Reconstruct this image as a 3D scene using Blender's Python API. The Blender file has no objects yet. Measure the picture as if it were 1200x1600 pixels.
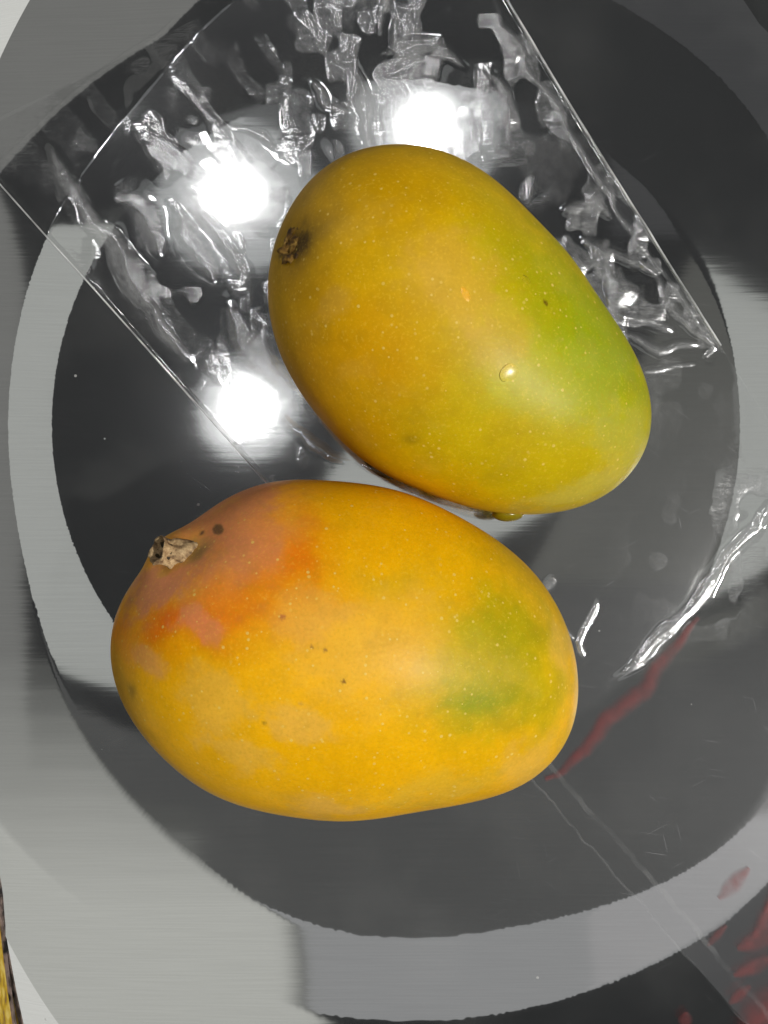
import bpy, math, random
import numpy as np
from mathutils import Vector

scene = bpy.context.scene
COL = scene.collection
random.seed(7)
rng = np.random.default_rng(7)

# ---------------------------------------------------------------- camera
H = 0.30                 # lens height above the tray floor
K = 0.16e-3              # metres per photo pixel on the tray floor
cam = bpy.data.cameras.new('camera')
cam.sensor_fit = 'VERTICAL'
cam.sensor_height = 36.0
cam.lens = 36.0 * H / (1600 * K)
cam.clip_start = 0.01
cam.clip_end = 50
cam_o = bpy.data.objects.new('camera', cam)
cam_o.location = (0, 0, H)
COL.objects.link(cam_o)
scene.camera = cam_o

# ---------------------------------------------------------------- world + exposure
world = bpy.data.worlds.new('World')
scene.world = world
world.use_nodes = True
bg = world.node_tree.nodes['Background']
bg.inputs[0].default_value = (0.95, 1.0, 1.02, 1)
bg.inputs[1].default_value = 0.034
scene.view_settings.view_transform = 'Standard'
scene.view_settings.look = 'None'
scene.view_settings.exposure = 0
scene.view_settings.gamma = 1
scene.cycles.use_denoising = True
scene.cycles.max_bounces = 10
scene.cycles.transparent_max_bounces = 16
scene.cycles.sample_clamp_indirect = 6
scene.cycles.blur_glossy = 0.3


# ---------------------------------------------------------------- lamps (bulbs and a key lamp, plus added unseen glows for the tray to reflect)
def lamp(name, x, y, sx, sy=None, rad=1.0, rot=0, z=1.0, col=(1, 1, 1), disc=False, aim=None):
    l = bpy.data.lights.new(name, 'AREA')
    sy = sy or sx
    l.shape = ('DISK' if sx == sy else 'ELLIPSE') if disc else 'RECTANGLE'
    l.size, l.size_y = sx, sy
    area = math.pi * sx * sy / 4 if disc else sx * sy
    l.energy = rad * math.pi * area
    l.color = col
    o = bpy.data.objects.new(name, l)
    o.location = (x, y, z)
    if aim is None:
        o.rotation_euler = (0, 0, math.radians(rot))
    else:
        o.rotation_euler = (Vector(aim) - Vector((x, y, z))).to_track_quat('-Z', 'Y').to_euler()
    COL.objects.link(o)
    return o


for i, (bx, by) in enumerate([(.048, .418), (-.163, .347), (-.149, .114)]):
    lamp('ceiling_bulb', bx, by, .041, rad=(62, 60, 48)[i], disc=True, col=(1, .99, 1))
    lamp('bulb_glow', bx, by, .10, rad=.35, disc=True, z=1.01)
    lamp('bulb_shade', bx, by, (.165, .17, .115)[i], rad=.52, disc=True, z=1.02, col=(.97, 1, 1))
lamp('key_lamp', .56, -.18, .06, rad=1230, disc=True, aim=(0, 0, 0), col=(1, .985, .95))
lamp('added_overhead_glow', .095, .055, .36, .17, rot=25, rad=.50, disc=True, col=(.97, 1, .95))  # unseen glow added so the stepped ring reflects bright
for k in range(10):      # stacked glows added so the tray's lower left reflects a gradient
    top = -.16 - .030 * k
    lamp('added_glow_lower_left', -.084 - .263 - .003 * k, (top - .83) / 2, .526, top + .83, rad=.088 - .0056 * k, z=1.0 + .003 * k, col=(.99, 1, .93))
lamp('added_glow_lower', .20, -.47, .58, .29, rad=.36, col=(.99, 1, 1.01))  # glow added for the pale band along the tray's lower edge
lamp('added_glow_lower', .36, -.44, .28, .24, rad=.07, rot=10, z=1.01, col=(1, .9, .9))  # pinkish glow added over the right part of that band
lamp('added_ceiling_glow_lower', .18, -.20, .86, .25, rad=.072, col=(1, 1, .97))  # dim glow added as ceiling grey in the lower floor's reflection
for k in range(5):       # added ceiling glows, ends staggered to fade the tray's left reflection
    low = -.17 - .04 * k
    lamp('added_ceiling_glow_left', -.60, (.60 + low) / 2, .42, .60 - low, rad=.044, z=1.0 + .003 * k, col=(1, 1, .95))
lamp('added_ceiling_glow_upper_left', -.45, .66, .55, .42, rad=.22, rot=40, col=(1, 1, .95))  # added glow, greys the reflection outside the upper left step
lamp('ceiling_right', .32, .03, .20, .46, rad=.10, rot=-28, col=(1, 1, .9))
lamp('added_ceiling_glow_upper_right', .50, .60, .50, .60, rad=.045, col=(1, 1, 1.04))  # faint added glow, lifts the dark upper right reflection
lamp('added_far_glow_lower_left', -3.2, -3.0, 2.2, rad=.9, col=(1, 1, .95))  # unseen glow added so the rim's lower left corner reflects white
lamp('added_far_glow_upper_left', -3.2, 2.95, 2.2, rad=.9, aim=(0, 0, 0), col=(1, 1, .95))  # the same added glow for the upper left corner of the rim


# ---------------------------------------------------------------- helpers
def W(px, py, z=0.0):
    """a point of the scene at height z, laid out on a plan measured from the photo"""
    f = K * (H - z) / H
    return ((px - 600) * f, (800 - py) * f, z)


def lin(r, g, b, a=1.0):
    f = lambda c: (c / 255 / 12.92) if c <= 10 else ((c / 255 + .055) / 1.055) ** 2.4
    return (f(r), f(g), f(b), a)


def _hash(ix, iy, iz):
    h = (ix * 374761393 + iy * 668265263 + iz * 2147483647 * 3 + 1442695041) & 0xFFFFFFFF
    h = ((h ^ (h >> 13)) * 1274126177) & 0xFFFFFFFF
    return ((h ^ (h >> 16)) & 0xFFFF) / 65535.0


def vnoise(x, y, z=None):
    x = np.asarray(x, float); y = np.asarray(y, float)
    z = np.zeros_like(x) if z is None else np.asarray(z, float)
    ix, iy, iz = (np.floor(v).astype(np.int64) for v in (x, y, z))
    fx, fy, fz = x - ix, y - iy, z - iz
    s = lambda t: t * t * t * (t * (t * 6 - 15) + 10)
    fx, fy, fz = s(fx), s(fy), s(fz)
    o = 0
    for dx in (0, 1):
        for dy in (0, 1):
            for dz in (0, 1):
                w = (fx if dx else 1 - fx) * (fy if dy else 1 - fy) * (fz if dz else 1 - fz)
                o = o + w * _hash(ix + dx, iy + dy, iz + dz)
    return o * 2 - 1


def fbm(x, y, z=None, oct=3):
    o, a, f = 0, 1, 1
    for k in range(oct):
        o = o + a * vnoise(x * f + 17.3 * k, y * f - 9.1 * k, None if z is None else z * f)
        a *= .5; f *= 2.03
    return o / 1.6


def mesh_obj(name, verts, faces, mat, parent=None, smooth=True):
    me = bpy.data.meshes.new(name)
    verts = np.asarray(verts, dtype=np.float32)
    if isinstance(faces, np.ndarray):
        me.vertices.add(len(verts)); me.vertices.foreach_set('co', verts.ravel())
        n, k = faces.shape
        me.loops.add(n * k); me.loops.foreach_set('vertex_index', faces.ravel().astype(np.int32))
        me.polygons.add(n)
        me.polygons.foreach_set('loop_start', np.arange(0, n * k, k, dtype=np.int32))
        me.update(calc_edges=True)
        me.validate()
    else:
        me.from_pydata([tuple(map(float, v)) for v in verts], [], faces)
    if smooth:
        me.polygons.foreach_set('use_smooth', np.ones(len(me.polygons), bool))
    me.materials.append(mat)
    me.update()
    o = bpy.data.objects.new(name, me)
    COL.objects.link(o)
    if parent:
        o.parent = parent
    return o


def tag(o, label=None, cat=None, group=None, kind=None):
    if label: o['label'] = label
    if cat: o['category'] = cat
    if group: o['group'] = group
    if kind: o['kind'] = kind
    return o


def new_mat(name):
    m = bpy.data.materials.new(name)
    m.use_nodes = True
    nt = m.node_tree
    nt.nodes.clear()
    out = nt.nodes.new('ShaderNodeOutputMaterial')
    def N(t, **kw):
        n = nt.nodes.new(t)
        for k, v in kw.items():
            if k.startswith('i_'):
                key = k[2:]
                n.inputs[int(key) if key.isdigit() else key.replace('_', ' ')].default_value = v
            else:
                setattr(n, k, v)
        return n
    def L(a, b):
        nt.links.new(a, b)
    return m, N, L, out


def ramp(N, L, src, p0, p1, lo=0.0, hi=1.0):
    n = N('ShaderNodeMapRange', interpolation_type='SMOOTHSTEP')
    n.inputs['From Min'].default_value = p0
    n.inputs['From Max'].default_value = p1
    n.inputs['To Min'].default_value = lo
    n.inputs['To Max'].default_value = hi
    L(src, n.inputs['Value'])
    return n.outputs['Result']


# ---------------------------------------------------------------- steel tray
CC = (616, 700)


def loop_fit(pts, nk):
    p = np.array(pts, float) - CC
    a = np.arctan2(p[:, 1], p[:, 0]); r = np.hypot(p[:, 0], p[:, 1])
    M = [np.ones_like(a)]
    for k in range(1, nk + 1):
        M += [np.cos(k * a), np.sin(k * a)]
    M = np.stack(M, 1)
    reg = np.diag([0] + [1e-3 * k ** 3 for k in range(1, nk + 1) for _ in (0, 1)])
    return np.linalg.solve(M.T @ M + reg, M.T @ r), nk


def loop_r(c, a):
    w, nk = c
    o = w[0] + 0 * a
    for k in range(1, nk + 1):
        o = o + w[2 * k - 1] * np.cos(k * a) + w[2 * k] * np.sin(k * a)
    return o


def circ(cx, cy, r):
    return [(cx + r * math.cos(a), cy + r * math.sin(a)) for a in np.linspace(0, 2 * math.pi, 24, endpoint=False)]


F0 = loop_fit(circ(619, 663, 538), 4)
F1 = loop_fit([(20, 620), (30, 800), (60, 950), (130, 1130), (250, 1290), (460, 1430), (700, 1462), (900, 1425),
               (1080, 1340), (1195, 1240), (1240, 1070), (1265, 900), (1290, 640), (1265, 400), (1180, 200), (1020, 50),
               (800, -60), (600, -90), (380, 0), (180, 210), (60, 420)], 8)
F2 = loop_fit(circ(640, 775, 815), 4)
F3 = loop_fit([(45, 0), (0, 90), (-80, 350), (-130, 790), (-75, 1250), (25, 1490), (95, 1598), (300, 1790), (700, 1860), (1180, 1740),
               (1420, 1340), (1420, 790), (1320, 400), (1200, 75), (1155, 0), (900, -240), (600, -330), (280, -250)], 8)
Z1 = .0030


def sp(x, w):
    return w * np.logaddexp(0, x / w)


def edge_loops(a):
    r0, r1, r2, r3 = (loop_r(f, a) for f in (F0, F1, F2, F3))
    r2 = np.maximum(r2, r1 + 45)
    return [r0, r1, r2, np.maximum(r3, r2 + 60)]


def toothed_loops(a):
    """the four creases, with a fine tooth shaped in to fray the edges of the reflections"""
    res = []
    for k, r in enumerate(edge_loops(a)):
        x = CC[0] + r * np.cos(a); y = CC[1] + r * np.sin(a)
        j = 1.7 * vnoise(x / 60 + 7 * k, y / 1.0) + .3 * vnoise(x / 110 + 3 * k, y / 4.0)
        res.append(r + j * (.6 + .4 * np.abs(np.sin(a))) * (k < 3))
    return res


def loops(px, py):
    dx = px - CC[0]; dy = py - CC[1]
    a = np.arctan2(dy, dx)
    return np.hypot(dx, dy), *edge_loops(a)


def rise(px, py):
    """height of the step: pressed flatter along the upper left"""
    a = np.degrees(np.arctan2(py - CC[1], px - CC[0]))
    g = 1 / (1 + np.exp(-(a + 141) / 3.0)) / (1 + np.exp((a + 121) / 3.0))
    return Z1 * (1 - .5 * g + .55 * np.exp(-((a + 84) / 17) ** 2))


def tray_z(px, py):
    r, r0, r1, r2, r3 = loops(px, py)
    z = rise(px, py) * np.clip((r - r0) / (r1 - r0), 0, 1)
    z = z - math.tan(math.radians(5)) * K * np.maximum(r - r2, 0) - math.tan(math.radians(20)) * K * np.maximum(r - r3, 0)
    return z


def zone_z(zone, px, py):
    r, r0, r1, r2, r3 = loops(px, py)
    h = rise(px, py)
    if zone == 0: return 0 * r
    if zone == 1: return h * (r - r0) / (r1 - r0)
    z = h
    if zone >= 3: z = z - math.tan(math.radians(5)) * K * (r - r2)
    if zone >= 4: z = z - math.tan(math.radians(20)) * K * (r - r3)
    return z


def drape_z(px, py):
    """what the film rests on: the tray with its creases bridged"""
    r, r0, r1, r2, r3 = loops(px, py)
    t = (r - r0) / (r1 - r0)
    return rise(px, py) * (sp(t, .2) - sp(t - 1, .012)) + .00005 * np.exp(-((t - 1) / .2) ** 2)


def steel_material():
    m, N, L, out = new_mat('brushed_steel')
    tc = N('ShaderNodeTexCoord')
    geo = N('ShaderNodeNewGeometry')
    def stretched(sx, sy, rot=0, detail=2.0):
        mp = N('ShaderNodeMapping')
        mp.inputs['Rotation'].default_value = (0, 0, math.radians(rot))
        mp.inputs['Scale'].default_value = (sx, sy, 1)
        if rot:
            m0 = N('ShaderNodeMapping'); m0.inputs['Rotation'].default_value = (0, 0, math.radians(rot))
            L(tc.outputs['Object'], m0.inputs['Vector']); L(m0.outputs[0], mp.inputs['Vector'])
            mp.inputs['Rotation'].default_value = (0, 0, 0)
        else:
            L(tc.outputs['Object'], mp.inputs['Vector'])
        n = N('ShaderNodeTexNoise'); n.inputs['Scale'].default_value = 1; n.inputs['Detail'].default_value = detail
        L(mp.outputs[0], n.inputs['Vector'])
        return n
    fine = stretched(45, 2600)
    mid = stretched(16, 500)
    wave = stretched(22, 30, 0, 1.0)
    def centred(sock, amp):
        a = N('ShaderNodeMath', operation='SUBTRACT'); L(sock, a.inputs[0]); a.inputs[1].default_value = .5
        b = N('ShaderNodeMath', operation='MULTIPLY'); L(a.outputs[0], b.inputs[0]); b.inputs[1].default_value = amp
        return b.outputs[0]
    def add(a, b):
        n = N('ShaderNodeMath', operation='ADD'); L(a, n.inputs[0]); L(b, n.inputs[1]); return n.outputs[0]
    ny = add(add(centred(fine.outputs[0], .009), centred(mid.outputs[0], .0055)), centred(wave.outputs[0], .007))
    sep = N('ShaderNodeSeparateColor'); L(wave.outputs['Color'], sep.inputs[0])
    fsep = N('ShaderNodeSeparateColor'); L(fine.outputs['Color'], fsep.inputs[0])
    nx = add(centred(sep.outputs[1], .012), centred(fsep.outputs[1], .006))
    cv = N('ShaderNodeCombineXYZ'); L(nx, cv.inputs[0]); L(ny, cv.inputs[1])
    av = N('ShaderNodeVectorMath', operation='ADD'); L(geo.outputs['Normal'], av.inputs[0]); L(cv.outputs[0], av.inputs[1])
    nv = N('ShaderNodeVectorMath', operation='NORMALIZE'); L(av.outputs[0], nv.inputs[0])
    # hairline scratches in several directions
    scr = None
    for rot, sx, sy, th in ((37, 60, 4600, .76), (-28, 66, 5000, .765), (78, 70, 4600, .775), (8, 60, 5000, .755)):
        s = stretched(sx, sy, rot, 1.0)
        r = ramp(N, L, s.outputs[0], th, th + .03)
        if scr is None: scr = r
        else:
            mx = N('ShaderNodeMath', operation='MAXIMUM'); L(scr, mx.inputs[0]); L(r, mx.inputs[1]); scr = mx.outputs[0]
    sharp = N('ShaderNodeBsdfAnisotropic', distribution='MULTI_GGX')
    sharp.inputs['Color'].default_value = (.60, .60, .595, 1)
    sharp.inputs['Roughness'].default_value = .055
    L(nv.outputs[0], sharp.inputs['Normal'])
    tint = N('ShaderNodeMixRGB'); tint.inputs[1].default_value = (.585, .585, .58, 1); tint.inputs[2].default_value = (.615, .615, .61, 1)
    L(ramp(N, L, fine.outputs[0], .3, .7), tint.inputs[0]); L(tint.outputs[0], sharp.inputs['Color'])
    soft = N('ShaderNodeBsdfAnisotropic', distribution='MULTI_GGX')
    soft.inputs['Color'].default_value = (.62, .62, .63, 1)
    soft.inputs['Roughness'].default_value = .24
    L(nv.outputs[0], soft.inputs['Normal'])
    mix = N('ShaderNodeMixShader')
    sc = N('ShaderNodeMath', operation='MULTIPLY_ADD'); L(scr, sc.inputs[0]); sc.inputs[1].default_value = .30; sc.inputs[2].default_value = .035
    L(sc.outputs[0], mix.inputs[0]); L(sharp.outputs[0], mix.inputs[1]); L(soft.outputs[0], mix.inputs[2])
    # dust specks and smears
    vor = N('ShaderNodeTexVoronoi', feature='F1'); vor.inputs['Scale'].default_value = 130
    L(tc.outputs['Object'], vor.inputs['Vector'])
    vs = N('ShaderNodeSeparateColor'); L(vor.outputs['Color'], vs.inputs[0])
    dsize = ramp(N, L, vs.outputs[0], .72, 1.0, .0, .05)
    less = N('ShaderNodeMath', operation='LESS_THAN'); L(vor.outputs['Distance'], less.inputs[0]); L(dsize, less.inputs[1])
    sm = N('ShaderNodeTexNoise'); sm.inputs['Scale'].default_value = 35; sm.inputs['Detail'].default_value = 6
    L(tc.outputs['Object'], sm.inputs['Vector'])
    smear = ramp(N, L, sm.outputs[0], .42, .72, .004, .030)
    dm = N('ShaderNodeMath', operation='MULTIPLY_ADD'); L(less.outputs[0], dm.inputs[0]); dm.inputs[1].default_value = .5; L(smear, dm.inputs[2])
    dust = N('ShaderNodeBsdfDiffuse'); dust.inputs['Color'].default_value = (.6, .6, .58, 1)
    fin = N('ShaderNodeMixShader'); L(dm.outputs[0], fin.inputs[0]); L(mix.outputs[0], fin.inputs[1]); L(dust.outputs[0], fin.inputs[2])
    L(fin.outputs[0], out.inputs['Surface'])
    return m


def build_tray():
    na = 4000
    a = np.linspace(0, 2 * math.pi, na, endpoint=False)
    r0, r1, r2, r3 = toothed_loops(a)
    rows, sharp_rows = [], []
    near = (3., 6., 9.)
    for lo, hi, n in ((0 * r0, r0, 10), (r0, r1, 8), (r1, r2, 6), (r2, r3, 8), (r3, r3 + 90, 36)):
        first, last_ = len(sharp_rows) == 0, len(sharp_rows) == 4
        b0_, b1_ = (lo if first else lo + near[-1]), (hi if last_ else hi - near[-1])
        if not first: rows += [lo + d for d in near]
        rows += [b0_ + (b1_ - b0_) * (k + 1) / n for k in range(n)]
        if not last_: rows += [hi - d for d in near[1::-1]] + [hi]
        sharp_rows.append(len(rows) - 1)
    R = np.array(rows); A = np.tile(a, (len(rows), 1)); rad = rows
    px = CC[0] + R * np.cos(A); py = CC[1] + R * np.sin(A)
    z = tray_z(px, py)
    top = np.stack([(px - 600) * K, (800 - py) * K, z], -1).reshape(-1, 3)
    c = np.array([[(CC[0] - 600) * K, (800 - CC[1]) * K, 0]])
    nr = len(rad)
    i, j = np.meshgrid(np.arange(nr - 1), np.arange(na), indexing='ij')
    j2 = (j + 1) % na
    q = np.stack([i * na + j, i * na + j2, (i + 1) * na + j2, (i + 1) * na + j], -1).reshape(-1, 4)
    verts = np.concatenate([top, c])
    # centre cap as quads (two fan triangles folded into one quad)
    cap = np.array([[len(top), 2 * k, 2 * k + 1, (2 * k + 2) % na] for k in range(na // 2)])
    # under-edge: a turned-down lip 0.6 mm thick
    last = (nr - 1) * na
    lip = top[last:].copy(); lip[:, 2] -= .0008
    n0 = len(verts)
    verts = np.concatenate([verts, lip])
    k = np.arange(na)
    lipq = np.stack([last + k, n0 + k, n0 + (k + 1) % na, last + (k + 1) % na], -1)
    o = mesh_obj('steel_tray', verts, np.concatenate([q, cap, lipq]), steel_material())
    ev = np.empty(len(o.data.edges) * 2, np.int32); o.data.edges.foreach_get('vertices', ev); ev = ev.reshape(-1, 2)
    er = ev // na
    sharp = (er[:, 0] == er[:, 1]) & np.isin(er[:, 0], sharp_rows[:4])
    at = o.data.attributes.new('sharp_edge', 'BOOLEAN', 'EDGE'); at.data.foreach_set('value', sharp)
    # shade every zone with its own spun surface right up to the toothed crease
    me = o.data
    row_end = np.array(sharp_rows)
    li = np.empty(len(me.loops), np.int32); me.loops.foreach_get('vertex_index', li)
    ls = np.empty(len(me.polygons), np.int32); me.polygons.foreach_get('loop_start', ls)
    lt = np.empty(len(me.polygons), np.int32); me.polygons.foreach_get('loop_total', lt)
    vrow = np.minimum(np.arange(len(verts)) // na, nr - 1); vrow[len(top)] = 0
    prow = np.array([vrow[li[a0:a0 + n0_]].max() for a0, n0_ in zip(ls, lt)])
    pz = np.searchsorted(row_end, prow)
    lz = np.repeat(pz, lt)
    nrm = np.zeros((len(li), 3)); vx = 600 + verts[li, 0] / K; vy = 800 - verts[li, 1] / K
    def zone_normal(zn, x_, y_):
        gx = (zone_z(zn, x_ + .5, y_) - zone_z(zn, x_ - .5, y_)) / K
        gy = -(zone_z(zn, x_, y_ + .5) - zone_z(zn, x_, y_ - .5)) / K
        return np.stack([-gx, -gy, np.ones_like(gx)], 1)
    aa = np.arctan2(vy - CC[1], vx - CC[0]); rr = np.hypot(vx - CC[0], vy - CC[1])
    tl = toothed_loops(aa); ad = np.degrees(aa)
    win = lambda lo, hi: 1 / (1 + np.exp(-(ad - lo) / 3)) / (1 + np.exp((ad - hi) / 3))
    soft = [9 * win(-45, 140), 10 * win(12, 148), 10 + 0 * ad, 0 * ad]      # how rounded each crease is, by bearing
    for zn in range(5):
        k = lz == zn
        nrm[k] = zone_normal(zn, vx[k], vy[k])
        for c, other in ((zn - 1, zn - 1), (zn, zn + 1)):
            if c < 0 or c > 3: continue
            dist = np.abs(rr[k] - tl[c][k]) / np.maximum(soft[c][k], 1e-3)
            t = np.clip(.5 - .5 * dist, 0, .5) * (soft[c][k] > .5); w = (3 * t * t - 2 * t ** 3)[:, None]
            if (w > .001).any():
                nrm[k] = nrm[k] * (1 - w) + zone_normal(other, vx[k], vy[k]) * w
    nrm /= np.linalg.norm(nrm, axis=1, keepdims=True)
    lipm = li >= n0
    nrm[lipm] = np.stack([np.cos(0 * vx[lipm]) * (vx[lipm] - CC[0]), -(vy[lipm] - CC[1]), 0 * vx[lipm]], 1) / 1000
    me.normals_split_custom_set(nrm.tolist())
    tag(o, 'wide round stainless steel tray with a stepped ring, scratched and mirror bright', 'tray')
    return o


tray = build_tray()

m, N, L, out = new_mat('table_laminate')
p = N('ShaderNodeBsdfPrincipled'); p.inputs['Roughness'].default_value = .5
nz = N('ShaderNodeTexNoise', i_Scale=60.0, i_Detail=6.0)
cr = N('ShaderNodeMixRGB'); cr.inputs[1].default_value = (.30, .29, .27, 1); cr.inputs[2].default_value = (.38, .37, .35, 1)
L(nz.outputs[0], cr.inputs[0]); L(cr.outputs[0], p.inputs['Base Color']); L(p.outputs[0], out.inputs['Surface'])
zt = -.0125
tb = mesh_obj('table', [(-.6, -.6, zt), (.6, -.6, zt), (.6, .6, zt), (-.6, .6, zt)], [(0, 1, 2, 3)], m, smooth=False)
tag(tb, kind='structure')


# ---------------------------------------------------------------- mangoes
def outline_fit(pts, zc, nk=7):
    p = np.array([W(x, y, zc)[:2] for x, y in pts])
    d = np.concatenate([p, p[:1]])
    seg = np.hypot(*np.diff(d, axis=0).T); s = np.concatenate([[0], np.cumsum(seg)])
    t = np.linspace(0, s[-1], 400, endpoint=False)
    q = np.stack([np.interp(t, s, d[:, k]) for k in (0, 1)], 1)
    c = (q.max(0) + q.min(0)) / 2
    a = np.arctan2(q[:, 1] - c[1], q[:, 0] - c[0]); r = np.hypot(*(q - c).T)
    M = [np.ones_like(a)]
    for k in range(1, nk + 1): M += [np.cos(k * a), np.sin(k * a)]
    M = np.stack(M, 1)
    reg = np.diag([0] + [2e-2 * k ** 3 for k in range(1, nk + 1) for _ in (0, 1)])
    w = np.linalg.solve(M.T @ M + reg, M.T @ r)
    aa = np.linspace(0, 2 * math.pi, 1440, endpoint=False)
    rr = w[0] + sum(w[2 * k - 1] * np.cos(k * aa) + w[2 * k] * np.sin(k * aa) for k in range(1, nk + 1))
    return c, np.stack([c[0] + rr * np.cos(aa), c[1] + rr * np.sin(aa)], 1)


def mango_mesh(pts, axis, thick, zc, seed, bumps=()):
    c, q = outline_fit(pts, zc)
    ax = np.array(axis, float); ax /= np.hypot(*ax)
    ay = np.array([-ax[1], ax[0]])
    u = (q - c) @ ax; v = (q - c) @ ay
    i0, i1 = u.argmin(), u.argmax()
    def chain(a, b, step):
        idx = [a]
        while idx[-1] != b: idx.append((idx[-1] + step) % len(q))
        idx = np.array(idx); uu, vv = u[idx], v[idx]
        uu = np.maximum.accumulate(uu)
        return uu, vv
    ua, va = chain(i0, i1, 1); ub, vb = chain(i0, i1, -1)
    nu, nv = 420, 560
    th = (1 - np.cos(np.linspace(0, math.pi, nu))) / 2
    us = u[i0] + (u[i1] - u[i0]) * th
    fa = np.interp(us, ua, va); fb = np.interp(us, ub, vb)
    cen = (fa + fb) / 2; hw = np.abs(fa - fb) / 2
    hw[0] = hw[-1] = 0
    # smooth the half width in the polar parameter (keeps round ends)
    ker = np.exp(-np.linspace(-2, 2, 15) ** 2); ker /= ker.sum()
    sm = lambda f: np.convolve(np.pad(f, 7, mode='edge'), ker, 'valid')
    hw2 = sm(hw); hw2[0] = hw2[-1] = 0
    hw = np.where((np.arange(nu) < 8) | (np.arange(nu) > nu - 9), hw, hw2)
    cen = sm(cen)
    vt = thick / 2 * (hw / hw.max()) ** .94
    ps = np.linspace(0, 2 * math.pi, nv, endpoint=False)
    ce = np.cos(ps)[None]; se = np.sin(ps)[None]
    Y = cen[:, None] + hw[:, None] * ce
    Z = vt[:, None] * np.sign(se) * np.abs(se) ** .96
    X = us[:, None] + 0 * Y
    P = np.stack([c[0] + X * ax[0] + Y * ay[0], c[1] + X * ax[1] + Y * ay[1], zc + Z], -1)
    ctr = np.array([c[0], c[1], zc])
    d = P - ctr; d = d / np.maximum(np.linalg.norm(d, axis=-1, keepdims=True), 1e-9)
    n = fbm(P[..., 0] * 28 + seed, P[..., 1] * 28, P[..., 2] * 28, 2)
    P = P + d * (n * .0005)[..., None]
    for (bx, by, bz, rad, amt) in bumps:
        dd = np.linalg.norm(P - np.array([bx, by, bz]), axis=-1)
        P = P + d * (amt * np.exp(-(dd / rad) ** 2))[..., None]
    P[0] = P[0].mean(0); P[-1] = P[-1].mean(0)
    i, j = np.meshgrid(np.arange(nu - 1), np.arange(nv), indexing='ij')
    j2 = (j + 1) % nv
    f = np.stack([i * nv + j, (i + 1) * nv + j, (i + 1) * nv + j2, i * nv + j2], -1).reshape(-1, 4)
    return P.reshape(-1, 3), f, (nu, nv)


def to_plan(P):
    f = H / (H - P[:, 2]) / K
    return 600 + P[:, 0] * f, 800 - P[:, 1] * f


def paint(P, base, blobs, seed):
    """skin pigment: soft patches laid on the fruit, painted shade and highlight among them"""
    px, py = to_plan(P)
    wx = fbm(P[:, 0] * 120 + seed, P[:, 1] * 120, P[:, 2] * 120, 4)
    wy = fbm(P[:, 0] * 120 - seed, P[:, 1] * 120 + 40, P[:, 2] * 120, 4)
    fx = fbm(P[:, 0] * 420 + seed, P[:, 1] * 420, P[:, 2] * 420, 3)
    fs = fbm(P[:, 0] * 1300 + seed, P[:, 1] * 1300, P[:, 2] * 1300, 2)
    colr = np.tile(np.array(lin(*base)[:3]), (len(P), 1))
    for (x, y, rx, ry, rot, rgb, s, hard, warp) in blobs:
        a = math.radians(rot)
        dx = px - x + wx * warp; dy = py - y + wy * warp
        ex = (dx * math.cos(a) + dy * math.sin(a)) / rx
        ey = (-dx * math.sin(a) + dy * math.cos(a)) / ry
        d = np.sqrt(ex * ex + ey * ey)
        if hard > 1.5:
            d = d + .32 * fx + .18 * fs
            w = s / (1 + np.exp(np.clip((d - 1) * hard * 3.4, -30, 30)))
        else:
            w = s * np.exp(-(d + .10 * fx) ** 2 * 1.2)
        colr = colr * (1 - w[:, None]) + np.array(lin(*rgb)[:3]) * w[:, None]
    mott = 1 + .08 * wx + .06 * fx + .03 * fs
    return np.clip(colr * mott[:, None], 0, 1)


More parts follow.
